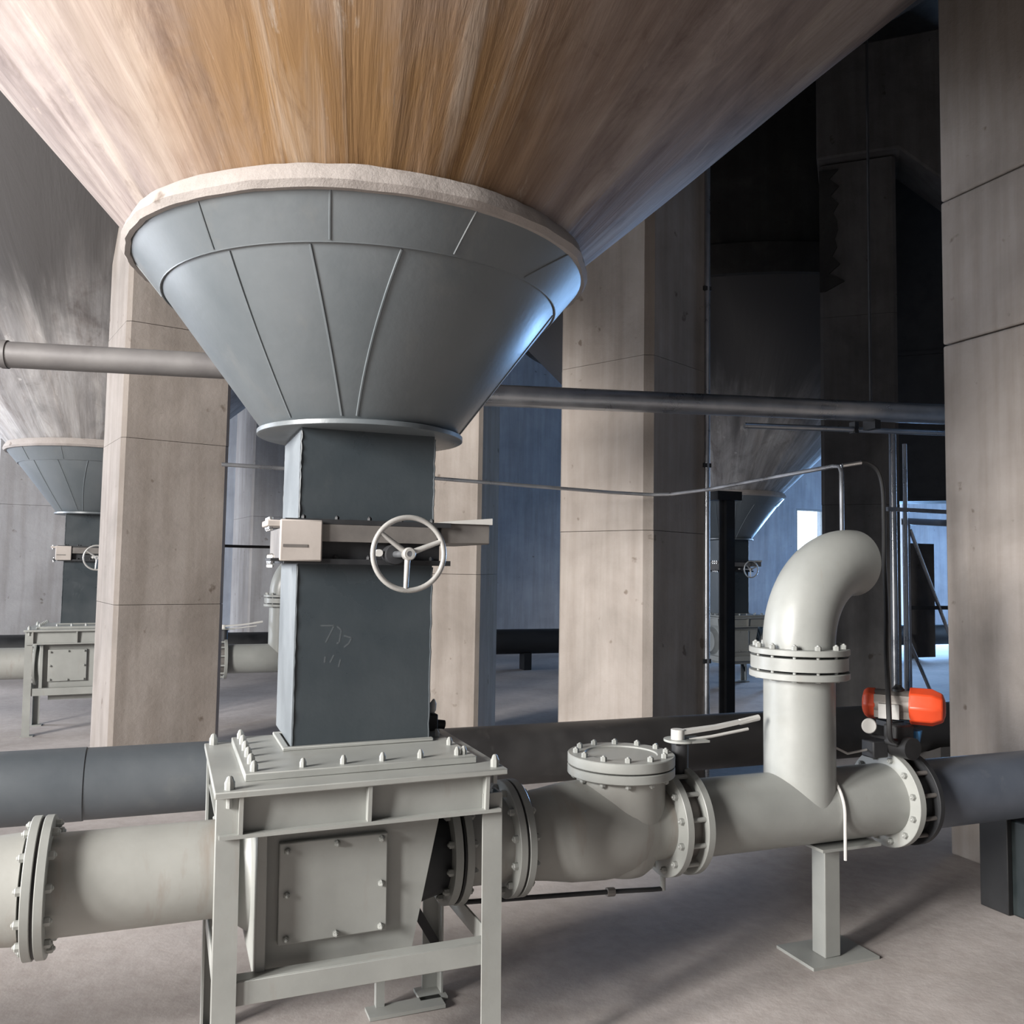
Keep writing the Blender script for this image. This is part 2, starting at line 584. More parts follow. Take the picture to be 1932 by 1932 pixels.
part('joint_fill', MB().box(4.16, 3.19, .02, 4.92, 3.71, ZC - .02), M_DARK, colR)
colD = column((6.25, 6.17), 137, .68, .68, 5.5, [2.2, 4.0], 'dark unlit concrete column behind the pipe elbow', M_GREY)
colE = column((1.18, 14.08), 97, 1.42, 1.42, ZC, [2.3, 4.5], 'far pale concrete pier seen just left of the grey chute', M_PALE)
colF = column((-2.15, 13.2), 98, .9, .9, ZC, [2.3, 4.5], 'far concrete column behind the distant hopper at the left edge', M_PALE)
# spalled edge of the dark column
sp = MB()
e1 = Vector((math.cos(math.radians(137)), math.sin(math.radians(137)), 0))
base = Vector((6.25, 6.17, 0)) + e1 * .68
nrm = Vector((-math.sin(math.radians(43)), -math.cos(math.radians(43)), 0))
pts = []
for i in range(15):
    z = 4.25 + i * .085
    pts.append(base - e1 * (.05 + .13 * abs(math.sin(i * 1.7)) + .05 * random.random() * (i % 2)) + Vector((0, 0, z)))
poly = pts + [base + Vector((0, 0, 4.25 + 14 * .085)), base + Vector((0, 0, 4.25))]
sp.prism([p + nrm * .03 for p in poly], nrm * -.029)
part('spalled_edge', sp, M_DARK, colD, 'black ragged spalled patch on the column edge')

# haunched ring beam carried by the dark column
hb = MB()
d43 = Vector((-e1.x, -e1.y, 0))
b0 = Vector((6.25, 6.17, 0)) + e1 * .70 - nrm * .0
poly = [b0 + Vector((0, 0, 5.52)), b0 + d43 * .72 + Vector((0, 0, 5.52)), b0 + d43 * 1.3 + Vector((0, 0, 4.95)), b0 + d43 * 2.3 + Vector((0, 0, 4.6)),
        b0 + d43 * 2.3 + Vector((0, 0, 6.6)), b0 + Vector((0, 0, 6.6))]
hb.prism([p + nrm * .12 for p in poly], nrm * -.7)
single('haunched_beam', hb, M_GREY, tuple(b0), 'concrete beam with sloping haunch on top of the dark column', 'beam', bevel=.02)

# ------------------------------------------------------------------ main silo hopper
SX, SY = .63, 3.1


def make_silo():
    t = thing('silo_hopper', 'large nearest silo hopper with stained concrete cone above the slate steel cone', 'hopper', (SX, SY, 0))
    # concrete cone (outlet slightly off the axis of the silo)
    v, f = [], []
    n, k = 128, 30
    z0, z1 = 2.63, 4.95
    for j in range(k + 1):
        z = z0 + (z1 - z0) * j / k
        s = (z - 2.62) / .78
        cx, cy = .61 + .1 * s, 3.1 + .1 * s
        R = .74 + (z - 2.62) * 1.0
        for i in range(n):
            a = 2 * math.pi * i / n
            d = .012 * noise.noise(Vector((math.cos(a) * 9, math.sin(a) * 9, z * .8))) + .006 * noise.noise(Vector((math.cos(a) * 26, math.sin(a) * 26, z * 2)))
            v.append((cx + (R + d) * math.cos(a), cy + (R + d) * math.sin(a), z))
    for j in range(k):
        for i in range(n):
            i2 = (i + 1) % n
            f.append((j * n + i, j * n + i2, (j + 1) * n + i2, (j + 1) * n + i))
    f.append(tuple(range(n))[::-1])
    f.append(tuple(range(k * n, (k + 1) * n)))
    part('concrete_cone', MB().add(v, f), M_CONE, t, 'concrete cone streaked cream, ochre and mauve')
    sx, sy = .61 + .1 * (4.95 - 2.62) / .78, 3.1 + .1 * (4.95 - 2.62) / .78
    part('ring_beam', MB().lathe((sx, sy, 4.94), (0, 0, 1), [(0, 3.02), (0, 3.15), (.35, 3.15), (.36, 3.07), (2.40, 3.07), (2.40, 2.9), (.2, 2.9)], 96, closed=True), M_DARK, t)

    def wob(an, z):
        return .012 * noise.noise(Vector((math.cos(an) * 7, math.sin(an) * 7, z * 9))) + .006 * noise.noise(Vector((math.cos(an) * 22, math.sin(an) * 22, z * 20)))
    part('grout_ring', MB().lathe((SX - .005, SY, 0), (0, 0, 1), [(2.577, .78), (2.577, .797), (2.595, .81), (2.625, .802), (2.65, .785), (2.65, .76)], 128, wob=wob, closed=True), M_GROUT, t, 'pale rough grout ring')
    sc = part('steel_cone', MB().lathe((SX, SY, 0), (0, 0, 1), [(2.018, .335), (2.022, .345), (2.47, .683), (2.48, .69)], 96), M_STEEL, t)
    band = part('collar_band', MB().lathe((SX, SY, 0), (0, 0, 1), [(2.467, .69), (2.59, .79), (2.59, .775), (2.475, .675)], 96, closed=True), M_STEEL, sc)

    def seam(a0, z0_, a1, z1_, prof, w=.006):
        pts = []
        for i in range(13):
            s = i / 12
            a = math.radians(a0 + (a1 - a0) * s); z = z0_ + (z1_ - z0_) * s
            R = prof(z)
            pts.append((SX + R * math.cos(a), SY + R * math.sin(a), z))
        return MB().tube(pts, w, 6)
    low = lambda z: .345 + (z - 2.022) * (.683 - .345) / .448
    up = lambda z: .69 + (z - 2.467) * (.100 / .123)
    for a0, z0_, a1, z1_ in ((-142, 2.03, -137, 2.465), (-112, 2.03, -115, 2.465), (-104, 2.03, -93, 2.465), (-20, 2.03, -22, 2.465), (60, 2.03, 65, 2.465), (150, 2.03, 150, 2.465)):
        part('weld_seam', seam(a0, z0_, a1, z1_, low, .0045), M_STEEL, sc)
    for a0, a1 in ((-110, -109), (-80, -78), (-141, -139), (-56, -45), (20, 20), (100, 100), (170, 170)):
        part('weld_seam', seam(a0, 2.472, a1, 2.58, up, .0035), M_STEEL, sc)
    part('weld_seam', MB().torus((SX, SY, 2.469), (0, 0, 1), .688, .0035, 96, 6), M_STEEL, sc)
    part('outlet_flange', MB().lathe((SX, SY, 2.0), (0, 0, 1), [(0, .12), (0, .357), (.003, .362), (.017, .362), (.02, .357), (.02, .12)], 72, closed=True), M_STEEL, t)
    return t


silo = make_silo()

# ------------------------------------------------------------------ chute with gate valve
CX0, CX1, CY0, CY1 = .392, .842, 2.89, 3.31


def duct(b, x0, y0, x1, y1, z0, z1, t=.012):
    b.box(x0, y0, z0, x1, y0 + t, z1).box(x0, y1 - t, z0, x1, y1, z1).box(x0, y0 + t, z0, x0 + t, y1 - t, z1).box(x1 - t, y0 + t, z0, x1, y1 - t, z1)
    return b


def make_chute():
    t = thing('discharge_chute', 'tall dark slate square steel chute between the nearest hopper and feeder box', 'chute', (.617, 3.1, .968))
    lo = part('lower_duct', duct(MB(), CX0, CY0, CX1, CY1, .968, 1.555), M_CHUTE, t)
    upd = part('upper_duct', duct(MB(), CX0, CY0, CX1, CY1, 1.70, 2.0), M_CHUTE, t)
    for z0, z1, p in ((.975, 1.55, lo), (1.705, 1.99, upd)):
        for x, y in ((CX0, CY0), (CX1, CY0), (CX0, CY1), (CX1, CY1)):
            pts = [(x + random.uniform(-.0015, .0015), y + random.uniform(-.0015, .0015), z0 + (z1 - z0) * i / 24) for i in range(25)]
            part('weld_bead', MB().tube(pts, .0032, 6), M_CHUTE, p)
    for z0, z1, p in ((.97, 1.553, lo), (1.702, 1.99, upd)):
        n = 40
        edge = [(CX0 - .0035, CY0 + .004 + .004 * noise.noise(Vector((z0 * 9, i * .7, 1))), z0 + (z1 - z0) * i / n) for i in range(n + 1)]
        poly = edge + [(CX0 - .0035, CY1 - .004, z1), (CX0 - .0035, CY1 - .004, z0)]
        part('side_sheet', MB().prism(poly, (.003, 0, 0)), M_CHUTE_SIDE, p, 'pale blue-grey side sheet, coat and reflection in one colour')
    # chalk marks on the front face
    y = CY0 - .0001

    def stroke(pts, w=.0026):
        P = [Vector((px, y, pz)) for px, pz in pts]
        b = MB()
        for p, q in zip(P, P[1:]):
            d = (q - p).normalized()
            s = Vector((-d.z, 0, d.x)) * w
            b.prism([p - s, q - s, q + s, p + s], (0, -.0003, 0))
        part('chalk_mark', b, M_CHALK, lo, 'faint chalk stroke')
    X, Z = .502, 1.30
    stroke([(X - .032, Z + .055), (X + .012, Z + .055), (X - .014, Z)])
    stroke([(X + .022, Z + .052), (X + .036, Z + .04), (X + .03, Z + .0), (X + .022, Z - .004)])
    stroke([(X + .045, Z + .022), (X + .07, Z + .014), (X + .062, Z - .004), (X + .046, Z - .016)])
    stroke([(X - .014, Z - .045), (X - .016, Z - .065)])
    stroke([(X + .014, Z - .04), (X + .002, Z - .065)])
    stroke([(X + .036, Z - .055), (X + .03, Z - .08)])
    return t


chute = make_chute()


def make_gate():
    t = thing('slide_gate_valve', 'slide gate valve with three-spoke handwheel on the nearest slate chute', 'valve', (.617, 3.1, 1.555))
    b = MB()
    duct(b, CX0 - .05, CY0 - .05, CX1 + .05, CY1 + .05, 1.555, 1.572, .085)
    lowf = part('flange', b, M_DKMETAL, t)
    b = MB()
    duct(b, CX0 - .05, CY0 - .05, CX1 + .05, CY1 + .05, 1.684, 1.70, .085)
    upf = part('flange', b, M_DKMETAL, t)
    for i in range(5):
        x = CX0 + .01 + i * .107
        bolt(lowf, (x, CY0 - .026, 1.572), (0, 0, 1), .008, .012, M_DKMETAL)
        bolt(upf, (x, CY0 - .026, 1.70), (0, 0, 1), .008, .012, M_DKMETAL)
    part('gate_body', duct(MB(), CX0 - .02, CY0 - .015, CX1 + .02, CY1 + .015, 1.572, 1.684, .03), M_DKMETAL, t)
    part('front_plate', MB().box(CX0 + .02, CY0 - .052, 1.628, CX1 + .0, CY0 - .018, 1.683), M_GATE, t, 'dull grey steel front strip')
    part('slide_housing', MB().box(CX1 + .02, CY0 - .03, 1.632, 1.04, CY1 - .05, 1.70), M_GATE, t, bevel=.004)
    part('housing_lid', MB().prism([(CX1 + .0, CY0 - .04, 1.70), (1.045, CY0 - .04, 1.70), (1.045, CY0 - .04, 1.722), (CX1 + .03, CY0 - .04, 1.706)], (0, .42, 0)), M_WHITE, t)
    sp_ = part('side_plate', MB().box(.325, CY0 - .066, 1.563, .458, CY0 - .053, 1.695), M_PLATE, t, 'pinkish beige square end plate', bevel=.005)
    part('slot', MB().box(.335, CY0 - .0675, 1.607, .412, CY0 - .0655, 1.616), M_GATE, sp_)
    part('bracket', MB().box(.285, CY0 - .06, 1.672, .40, CY0 + .10, 1.692), M_PLATE, t, bevel=.004)
    part('bracket', MB().box(.30, CY0 - .04, 1.562, .39, CY0 + .10, 1.572), M_DKMETAL, t, bevel=.002)
    part('side_body', MB().box(.345, CY0 - .05, 1.573, .392, CY1 - .02, 1.672), M_GATE, t)
    for y in (0, .045, .09):
        bolt(t, (.30, CY0 - .02 + y, 1.672), (0, 0, -1), .008, .03, M_CHROME)
        bolt(t, (.308, CY0 - .02 + y, 1.572), (0, 0, 1), .008, .03, M_CHROME)
        bolt(t, (.308, CY0 - .02 + y, 1.562), (0, 0, -1), .008, .0, M_CHROME)
    # gearbox, shaft and handwheel
    WX, WY, WZ = .69, 2.625, 1.59
    part('shaft_bearing', MB().cyl((WX, CY0 - .015, WZ), (WX, CY0 - .10, WZ), .032, 24).box(WX - .06, CY0 - .03, WZ - .017, WX + .06, CY0 - .016, WZ + .09), M_DKMETAL, t)
    part('shaft', MB().cyl((WX, CY0 - .05, WZ), (WX, WY - .012, WZ), .011, 16), M_GALV, t)
    hw = part('handwheel', MB().torus((WX, WY, WZ), (0, 1, 0), .112, .0085, 64, 12), M_WHEEL, t, 'cream-grey round handwheel')
    part('hub', MB().lathe((WX, WY + .02, WZ), (0, -1, 0), [(0, .012), (0, .02), (.03, .02), (.034, .017), (.034, .009)], 24, closed=True), M_WHEEL, hw)
    for a in (-94, 22, 145):
        ca, sa = math.cos(math.radians(a)), math.sin(math.radians(a))
        part('spoke', MB().cyl((WX + .012 * ca, WY + .012, WZ + .012 * sa), (WX + .108 * ca, WY, WZ + .108 * sa), .0095, 12, .0075), M_WHEEL, hw)
    part('grip_knob', MB().cyl((WX - .05, CY0 - .055, WZ + .004), (WX - .05, CY0 - .08, WZ + .004), .012, 12), M_WHITE, t)
    return t


gate = make_gate()


# ------------------------------------------------------------------ feeder box on its frame
def make_feeder():
    t = thing('feeder_box', 'pale grey feeder box on an angle-steel frame under the nearest chute', 'feeder', (.57, 2.86, 0))
    t.rotation_euler = (0, math.radians(-.6), 0)
    # lid plates
    tp = part('top_plate', MB().box(.15, 2.50, .925, .99, 3.20, .943), M_PAINT, t, bevel=.003)
    up = part('chute_flange', MB().box(.235, 2.60, .943, .925, 3.16, .965), M_PAINT, t, bevel=.003)
    part('chute_collar', duct(MB(), CX0 - .022, CY0 - .022, CX1 + .022, 3.155, .965, .976, .021), M_PAINT, t, bevel=.003)
    for i in range(6):
        bolt(up, (.262, 2.63 + i * .10, .965), (0, 0, 1), .0115, .0, M_PAINT, 'stud')
    for i in range(5):
        bolt(up, (.40 + i * .118, 2.635, .965), (0, 0, 1), .010, .0, M_PAINT, 'stud')
    for i in range(4):
        bolt(up, (.895, 2.64 + i * .15, .965), (0, 0, 1), .010, .0, M_PAINT, 'stud')
    for x, y in ((.178, 3.17), (.19, 2.53), (.962, 2.54), (.962, 3.17)):
        bolt(tp, (x, y, .943), (0, 0, 1), .014, .05, M_PAINT, 'stud')
    # skirt below the lid with gusset ribs
    part('skirt', duct(MB(), .19, 2.545, .95, 3.155, .822, .925, .012), M_PAINT, t)
    part('skirt_lip', duct(MB(), .165, 2.515, .975, 3.185, .812, .822, .05), M_PAINT, t)
    for x in (.215, .568, .925):
        part('gusset', MB().prism([(x, 2.545, .925), (x, 2.508, .925), (x, 2.518, .822), (x, 2.545, .822)], (.011, 0, 0)), M_PAINT, t)
    for y in (2.62, 2.86, 3.08):
        part('gusset', MB().prism([(.19, y, .925), (.158, y, .925), (.168, y, .822), (.19, y, .822)], (0, .011, 0)), M_PAINT, t)
        part('gusset', MB().prism([(.95, y, .925), (.982, y, .925), (.972, y, .822), (.95, y, .822)], (0, .011, 0)), M_PAINT, t)
    # body: square inlet side, sloping outlet side
    part('body', MB().prism([(.30, 2.64, .815), (.825, 2.64, .815), (.735, 2.64, .40), (.30, 2.64, .40)], (0, .44, 0)), M_PAINT, t)
    part('side_flange', MB().box(.272, 2.585, .385, .30, 3.12, .812), M_PAINT, t, bevel=.003)
    part('neck', MB().lathe((.21, 2.93, .605), (1, 0, 0), [(0, .15), (.03, .165), (.065, .19)], 48), M_PAINT, t)
    dr = part('inspection_cover', MB().box(.336, 2.616, .472, .652, 2.638, .757), M_PAINT, t, 'square bolted inspection cover', bevel=.004)
    for x, z in ((.358, .735), (.5, .742), (.632, .742), (.358, .612), (.632, .612), (.358, .49), (.5, .486), (.632, .488)):
        bolt(dr, (x, 2.616, z), (0, -1, 0), .0095, .0, M_PAINT)
        bolt(dr, (x, 2.606, z), (0, -1, 0), .006, .0, M_PAINT)
    # outlet cone and flange on the right
    part('outlet_cone', MB().lathe((.76, 2.93, .60), (1, 0, 0), [(0, .19), (.08, .165), (.16, .148)], 48), M_DKMETAL, t)
    fl = part('outlet_flange', MB().ring((.905, 2.93, .605), (1, 0, 0), .12, .197, .026), M_PAINT, t)
    for i in range(12):
        a = math.radians(15 + i * 30)
        bolt(fl, (.905, 2.93 + .17 * math.cos(a), .605 + .17 * math.sin(a)), (-1, 0, 0), .012, .0, M_PAINT)
    # frame of angle steel
    L = .062

    def leg(x, y, sx, sy, top):
        b = MB().box(min(x, x + sx * L), min(y, y + sy * .007), .012, max(x, x + sx * L), max(y, y + sy * .007), top)
        b.box(min(x, x + sx * .007), min(y + sy * .007, y + sy * L), .012, max(x, x + sx * .007), max(y + sy * .007, y + sy * L), top)
        b.box(x - .01 if sx > 0 else x - .09, y - .01 if sy > 0 else y - .09, 0, x + .09 if sx > 0 else x + .01, y + .09 if sy > 0 else y + .01, .012)
        part('leg', b, M_PAINT, t)
    leg(.158, 2.535, 1, 1, .925)
    leg(.985, 2.535, -1, 1, .865)
    leg(.158, 3.185, 1, -1, .925)
    leg(.985, 3.185, -1, -1, .925)

    def rail(x0, y0, x1, y1, z0, z1):
        part('rail', MB().box(x0, y0, z0, x1, y1, z1), M_PAINT, t, bevel=.002)
    rail(.165, 2.545, .978, 2.552, .358, .422)
    rail(.165, 2.552, .978, 2.60, .415, .422)
    rail(.165, 3.168, .978, 3.175, .358, .422)
    rail(.165, 2.56, .172, 3.16, .358, .422)
    rail(.971, 2.56, .978, 3.16, .358, .422)
    # box foot standing on the rails and a diagonal brace behind
    part('foot', MB().box(.34, 2.68, .30, .72, 3.04, .40), M_PAINT, t)
    br = MB()
    br.prism([(.80, 3.15, .42), (.84, 3.15, .42), (.975, 3.15, .19), (.975, 3.15, .13)], (0, .008, 0))
    part('brace', br, M_DKMETAL, t)
    part('brace', MB().box(.735, 3.10, .012, .765, 3.13, .40), M_PAINT, t)
    part('foot_plate', MB().box(.70, 3.04, .0, .97, 3.12, .012), M_PAINT, t)
    return t


feeder = make_feeder()
sw = thing('limit_switch', 'small black sensor box with a pale cap behind the right lid corner', 'sensor', (.885, 3.05, .972))
part('housing', MB().box(.855, 3.02, .972, .915, 3.10, 1.03), M_BLACK, sw, bevel=.005)
part('plug', MB().cyl((.915, 3.06, .99), (.95, 3.06, .985), .016, 14), M_BLACK, sw)
part('cap', MB().lathe((.90, 3.05, 1.03), (.12, 0, 1), [(0, .008), (.012, .013), (.035, .012), (.05, .003)], 14), M_WHITE, sw)
part('knob', MB().lathe((.868, 3.04, 1.03), (0, 0, 1), [(0, .007), (.012, .008), (.016, .004)], 12), M_WHITE, sw)

# ------------------------------------------------------------------ conveying line along X
PY, PZ, PR, FR = 2.93, .605, .144, .1975
AX = (1, 0, 0)


def flange(parent, x, t=.025, bolts=12, side=0, length=0, mat=M_PAINT, bm=M_PAINT, r=FR, name='flange'):
    fl = part(name, MB().lathe((x, PY, PZ), AX, [(0, PR - .01), (0, r - .002), (.002, r), (t - .002, r), (t, r - .002), (t, PR - .01)], 64, closed=True), mat, parent)
    if side:
        for i in range(bolts):
            a = math.radians(360 / bolts * (i + .5))
            px = x if side < 0 else x + t
            bolt(fl, (px, PY + (r - .027) * math.cos(a), PZ + (r - .027) * math.sin(a)), (side, 0, 0), .0125, length, bm)
    return fl


def gasket(parent, x, t=.007, r=.192, mat=M_BLACK):
    return part('gasket', MB().ring((x, PY, PZ), AX, .13, r, t), mat, parent, 'black rubber gasket')


p1 = thing('conveying_pipe', 'pale grey pipe end with neck flange at the lower left edge', 'pipe', (-.9, PY, PZ))
part('pipe', MB().lathe((-2.6, PY, PZ), AX, [(0, PR), (2.12, PR), (2.18, .15), (2.25, .155)], 56), M_PIPE, p1)
flange(p1, -.338, side=-1, length=.0)
gasket(p1, -.3125)

p2 = thing('conveying_pipe', 'pale grey flanged pipe between left edge and nearest feeder box', 'pipe', (0, PY, PZ))
part('pipe', MB().lathe((-.29, PY, PZ), AX, [(0, PR), (.50, PR)], 56), M_PIPE, p2)
flange(p2, -.305, side=1, length=.0)
flange(p2, .19, t=.02, side=-1, bolts=12)

p3 = thing('pipe_spool', 'short flanged pipe spool just right of the feeder box', 'pipe', (1.11, PY, PZ))
gasket(p3, .9315)
part('pipe', MB().lathe((.95, PY, PZ), AX, [(0, PR), (.19, PR)], 56), M_PIPE, p3)
flange(p3, .939, side=1)
flange(p3, 1.124, t=.026, side=-1)

# check valve
cv = thing('check_valve', 'grey swing check valve with round bolted cover beside the feeder box', 'valve', (1.61, PY, PZ))
gasket(cv, 1.1505)
flange(cv, 1.158, t=.026, side=1)
VX = 1.60
part('body', MB().lathe((0, PY, PZ), AX, [(1.18, .146), (1.21, .148), (1.28, .156), (1.38, .172), (1.50, .178), (1.58, .174), (1.64, .160), (1.69, .142), (1.72, .134), (1.78, .134)], 64), M_PIPE, cv)
part('bonnet', MB().lathe((VX, PY, 0), (0, 0, 1), [(.432, .02), (.434, .06), (.444, .095), (.47, .122), (.52, .142), (.60, .156), (.70, .163), (.79, .165), (.805, .17)], 56), M_PIPE, cv)
part('bonnet_flange', MB().lathe((VX, PY, 0), (0, 0, 1), [(.797, .15), (.797, .196), (.80, .199), (.826, .199), (.829, .196), (.829, .15)], 64, closed=True), M_PAINT, cv)
cover = part('cover', MB().lathe((VX, PY, 0), (0, 0, 1), [(.834, .05), (.834, .196), (.837, .199), (.868, .199), (.871, .196), (.871, .135), (.866, .132), (.866, .02)], 64), M_PAINT, cv, 'round bolted cover')
for i in range(12):
    a = math.radians(30 * i + 10)
    bolt(cover, (VX + .168 * math.cos(a), PY + .168 * math.sin(a), .871), (0, 0, 1), .0115, 0, M_PAINT)
    bolt(cover, (VX + .175 * math.cos(a), PY + .175 * math.sin(a), .797), (0, 0, -1), .0115, 0, M_PAINT)
flange(cv, 1.766, t=.029, side=-1)

# lever butterfly valve
bv = thing('butterfly_valve', 'lever-operated wafer valve clamped by long studs right of the check valve', 'valve', (1.94, PY, PZ))
part('wafer_body', MB().lathe((0, PY, PZ), AX, [(1.795, .12), (1.795, .155), (1.855, .155), (1.855, .12)], 56, closed=True), M_GATE, bv)
for i in range(12):
    a = math.radians(30 * (i + .5))
    y, z = PY + .178 * math.cos(a), PZ + .178 * math.sin(a)
    part('stud', MB().cyl((1.795, y, z), (1.855, y, z), .009, 10), M_PAINT, bv)
part('neck', MB().cyl((1.855, PY, .74), (1.855, PY, .90), .032, 20).box(1.820, PY - .03, .89, 1.89, PY + .03, .90), M_DKMETAL, bv)
part('index_plate', MB().lathe((1.855, PY, .90), (0, 0, 1), [(0, .062), (.008, .062)], 24).box(1.855, PY - .06, .90, 1.95, PY + .04, .908), M_PAINT, bv)
lv = MB().cyl((1.845, PY, .905), (1.845, PY, .945), .026, 16)
lv.prism([(1.840, PY - .022, .925), (2.020, PY - .014, .938), (2.200, PY - .010, .962), (2.200, PY + .010, .962), (2.020, PY + .014, .938), (1.840, PY + .022, .925)], (0, 0, .014))
part('lever', lv, M_WHITE, bv, 'pale flat lever arm')
part('latch_rod', MB().tube([(1.890, PY - .012, .905), (1.990, PY - .012, .912), (2.160, PY - .012, .932)], .006, 8), M_WHITE, bv)
part('lever_grip', MB().tube([(2.130, PY, .958), (2.220, PY, .972)], .012, 10), M_WHITE, bv)

# drain line hung from the valve flange
dl = thing('drain_line', 'thin dark drain pipe with coupling hanging below the check valve', 'pipe', (1.85, PY, .40))
part('drop', MB().tube([(1.782, PY, .41), (1.782, PY, .352)], .011, 10), M_PAINT, dl)
part('run', MB().tube([(1.782, PY, .356), (1.74, PY, .358), (1.57, PY, .37), (.99, PY, .402)], .0085, 10), M_DKMETAL, dl)
part('coupling', MB().cyl((1.575, PY, .369), (1.545, PY, .371), .016, 10), M_GATE, dl)

# tee pipe with standing branch
TX = 2.42
tee = thing('tee_pipe', 'pale grey tee pipe with standing branch on the nearest line', 'pipe', (TX, PY, PZ))
flange(tee, 1.855, t=.03)
part('run', MB().lathe((1.87, PY, PZ), AX, [(0, PR), (1.0, PR)], 64), M_PAINT, tee)
part('branch', MB().lathe((TX, PY, PZ), (0, 0, 1), [(.0, .141), (.535, .141)], 56), M_PAINT, tee)
part('branch_flange', MB().lathe((TX, PY, 1.128), (0, 0, 1), [(0, .13), (0, .195), (.002, .1975), (.024, .1975), (.026, .195), (.026, .13)], 64, closed=True), M_PAINT, tee)
flange(tee, 2.857, t=.033, side=-1)

# elbow on the branch
el = thing('pipe_elbow', 'light grey glossy pipe elbow standing on the nearest tee branch', 'pipe', (TX, PY, 1.128))
part('wafer_ring', MB().ring((TX, PY, 1.164), (0, 0, 1), .12, .192, .05), M_PAINT, el)
ef = part('elbow_flange', MB().lathe((TX, PY, 1.224), (0, 0, 1), [(0, .13), (0, .195), (.002, .1975), (.022, .1975), (.024, .195), (.024, .13)], 64, closed=True), M_PAINT, el)
for i in range(12):
    a = math.radians(30 * i + 15)
    bolt(ef, (TX + .172 * math.cos(a), PY + .172 * math.sin(a), 1.248), (0, 0, 1), .0125, .125, M_PAINT)
EA = math.radians(78)
ed = Vector((math.sin(EA), math.cos(EA), 0))
RB = .335
pts = [Vector((TX, PY, 1.235))]
for i in range(25):
    a = math.radians(90 * i / 24)
    pts.append(Vector((TX, PY, 1.262)) + ed * (RB * (1 - math.cos(a))) + Vector((0, 0, RB * math.sin(a))))
pts.append(pts[-1] + ed * .02)
part('bend', MB().tube(pts, .143, 48), M_PAINT, el)
bolt(el, (TX + .15, PY + .02, 1.36), (.3, -.9, 0), .01, .02, M_PAINT)

# actuated butterfly valve
av = thing('actuated_valve', 'dark valve with orange-capped pneumatic actuator before the right column', 'valve', (2.93, PY, PZ))
part('wafer_body', MB().lathe((0, PY, PZ), AX, [(2.891, .12), (2.891, .158), (2.963, .158), (2.963, .12)], 56, closed=True), M_DKMETAL, av)
for i in range(12):
    a = math.radians(30 * (i + .5))
    y, z = PY + .178 * math.cos(a), PZ + .178 * math.sin(a)
    part('stud', MB().cyl((2.891, y, z), (2.963, y, z), .009, 10), M_GATE, av)
part('neck', MB().cyl((2.927, PY, .74), (2.927, PY, .93), .035, 20), M_DKMETAL, av)
part('mount_plate', MB().box(2.87, PY - .06, .905, 2.99, PY + .05, .925), M_DKMETAL, av)
ad = Vector((.64, -.77, 0)).normalized()
an = Vector((ad.y, -ad.x, 0))
ac = Vector((2.90, 2.885, 1.0))
ab = MB().lathe(ac - ad * .09, ad, [(0, .05), (0, .062), (.14, .062), (.14, .05)], 32)
q = [ac - ad * .09 + an * .058 + Vector((0, 0, -.05)), ac + ad * .05 + an * .058 + Vector((0, 0, -.05)), ac + ad * .05 - an * .058 + Vector((0, 0, -.05)), ac - ad * .09 - an * .058 + Vector((0, 0, -.05))]
ab.prism(q, (0, 0, .095))
act = part('actuator', ab, M_ACT, av, 'grey aluminium actuator cylinder')
part('end_cap', MB().lathe(ac - ad * .085, -ad, [(0, .066), (.035, .066), (.05, .054), (.056, .03)], 8), M_ORANGE, act, 'orange end cap', bevel=.006)
part('end_cap', MB().lathe(ac + ad * .045, ad, [(0, .078), (.085, .078), (.125, .06), (.135, .03)], 8), M_ORANGE, act, 'orange end cap', bevel=.006)
part('indicator', MB().lathe(ac + Vector((0, 0, .055)), (0, 0, 1), [(0, .026), (.012, .026), (.022, .016), (.03, .012)], 20), M_BLACK, act)
part('port_block', MB().prism([p + Vector((0, 0, .01)) - ad * .02 for p in (ac - ad * .05 + an * .06, ac + ad * .03 + an * .06, ac + ad * .03 + an * .085, ac - ad * .05 + an * .085)], (0, 0, -.06)), M_WHEEL, act)
part('solenoid', MB().box(2.80, 2.80, .845, 2.90, 2.87, .93), M_BLACK, av, bevel=.008)
part('solenoid_coil', MB().cyl((2.86, 2.77, .84), (2.86, 2.87, .84), .045, 20), M_BLACK, av)
part('pressure_gauge', MB().lathe((2.725, 2.875, .925), (-.45, -.9, .05), [(0, .026), (.016, .031), (.02, .027), (.02, .0)], 28), M_WHITE, av, 'white round gauge face')
part('gauge_stem', MB().tube([(2.727, 2.89, .915), (2.76, 2.89, .88), (2.81, 2.86, .87)], .008, 8), M_DKMETAL, av)
part('fitting', MB().cyl((2.945, 2.84, .84), (2.945, 2.84, .90), .016, 12, .028).cyl((2.945, 2.84, .80), (2.945, 2.84, .84), .010, 10), M_BLUE, av, 'blue air fitting')
part('side_block', MB().box(2.74, 2.86, .79, 2.82, 2.93, .86), M_DKMETAL, av, bevel=.006)
part('air_line', MB().tube([(2.50, PY + .06, .90), (2.56, PY - .0, .85), (2.64, PY - .03, .81), (2.74, PY - .03, .82)], .005, 8), M_WHITE, av)

op = thing('outlet_pipe', 'slate blue pipe running off behind the dark pedestal at right edge', 'pipe', (3.9, PY, PZ))
part('pipe', MB().lathe((2.975, PY, PZ), AX, [(0, PR), (5.5, PR)], 56), M_BLUEPIPE, op)
flange(op, 2.964, t=.026, side=1, mat=M_DKMETAL, bm=M_DKMETAL)

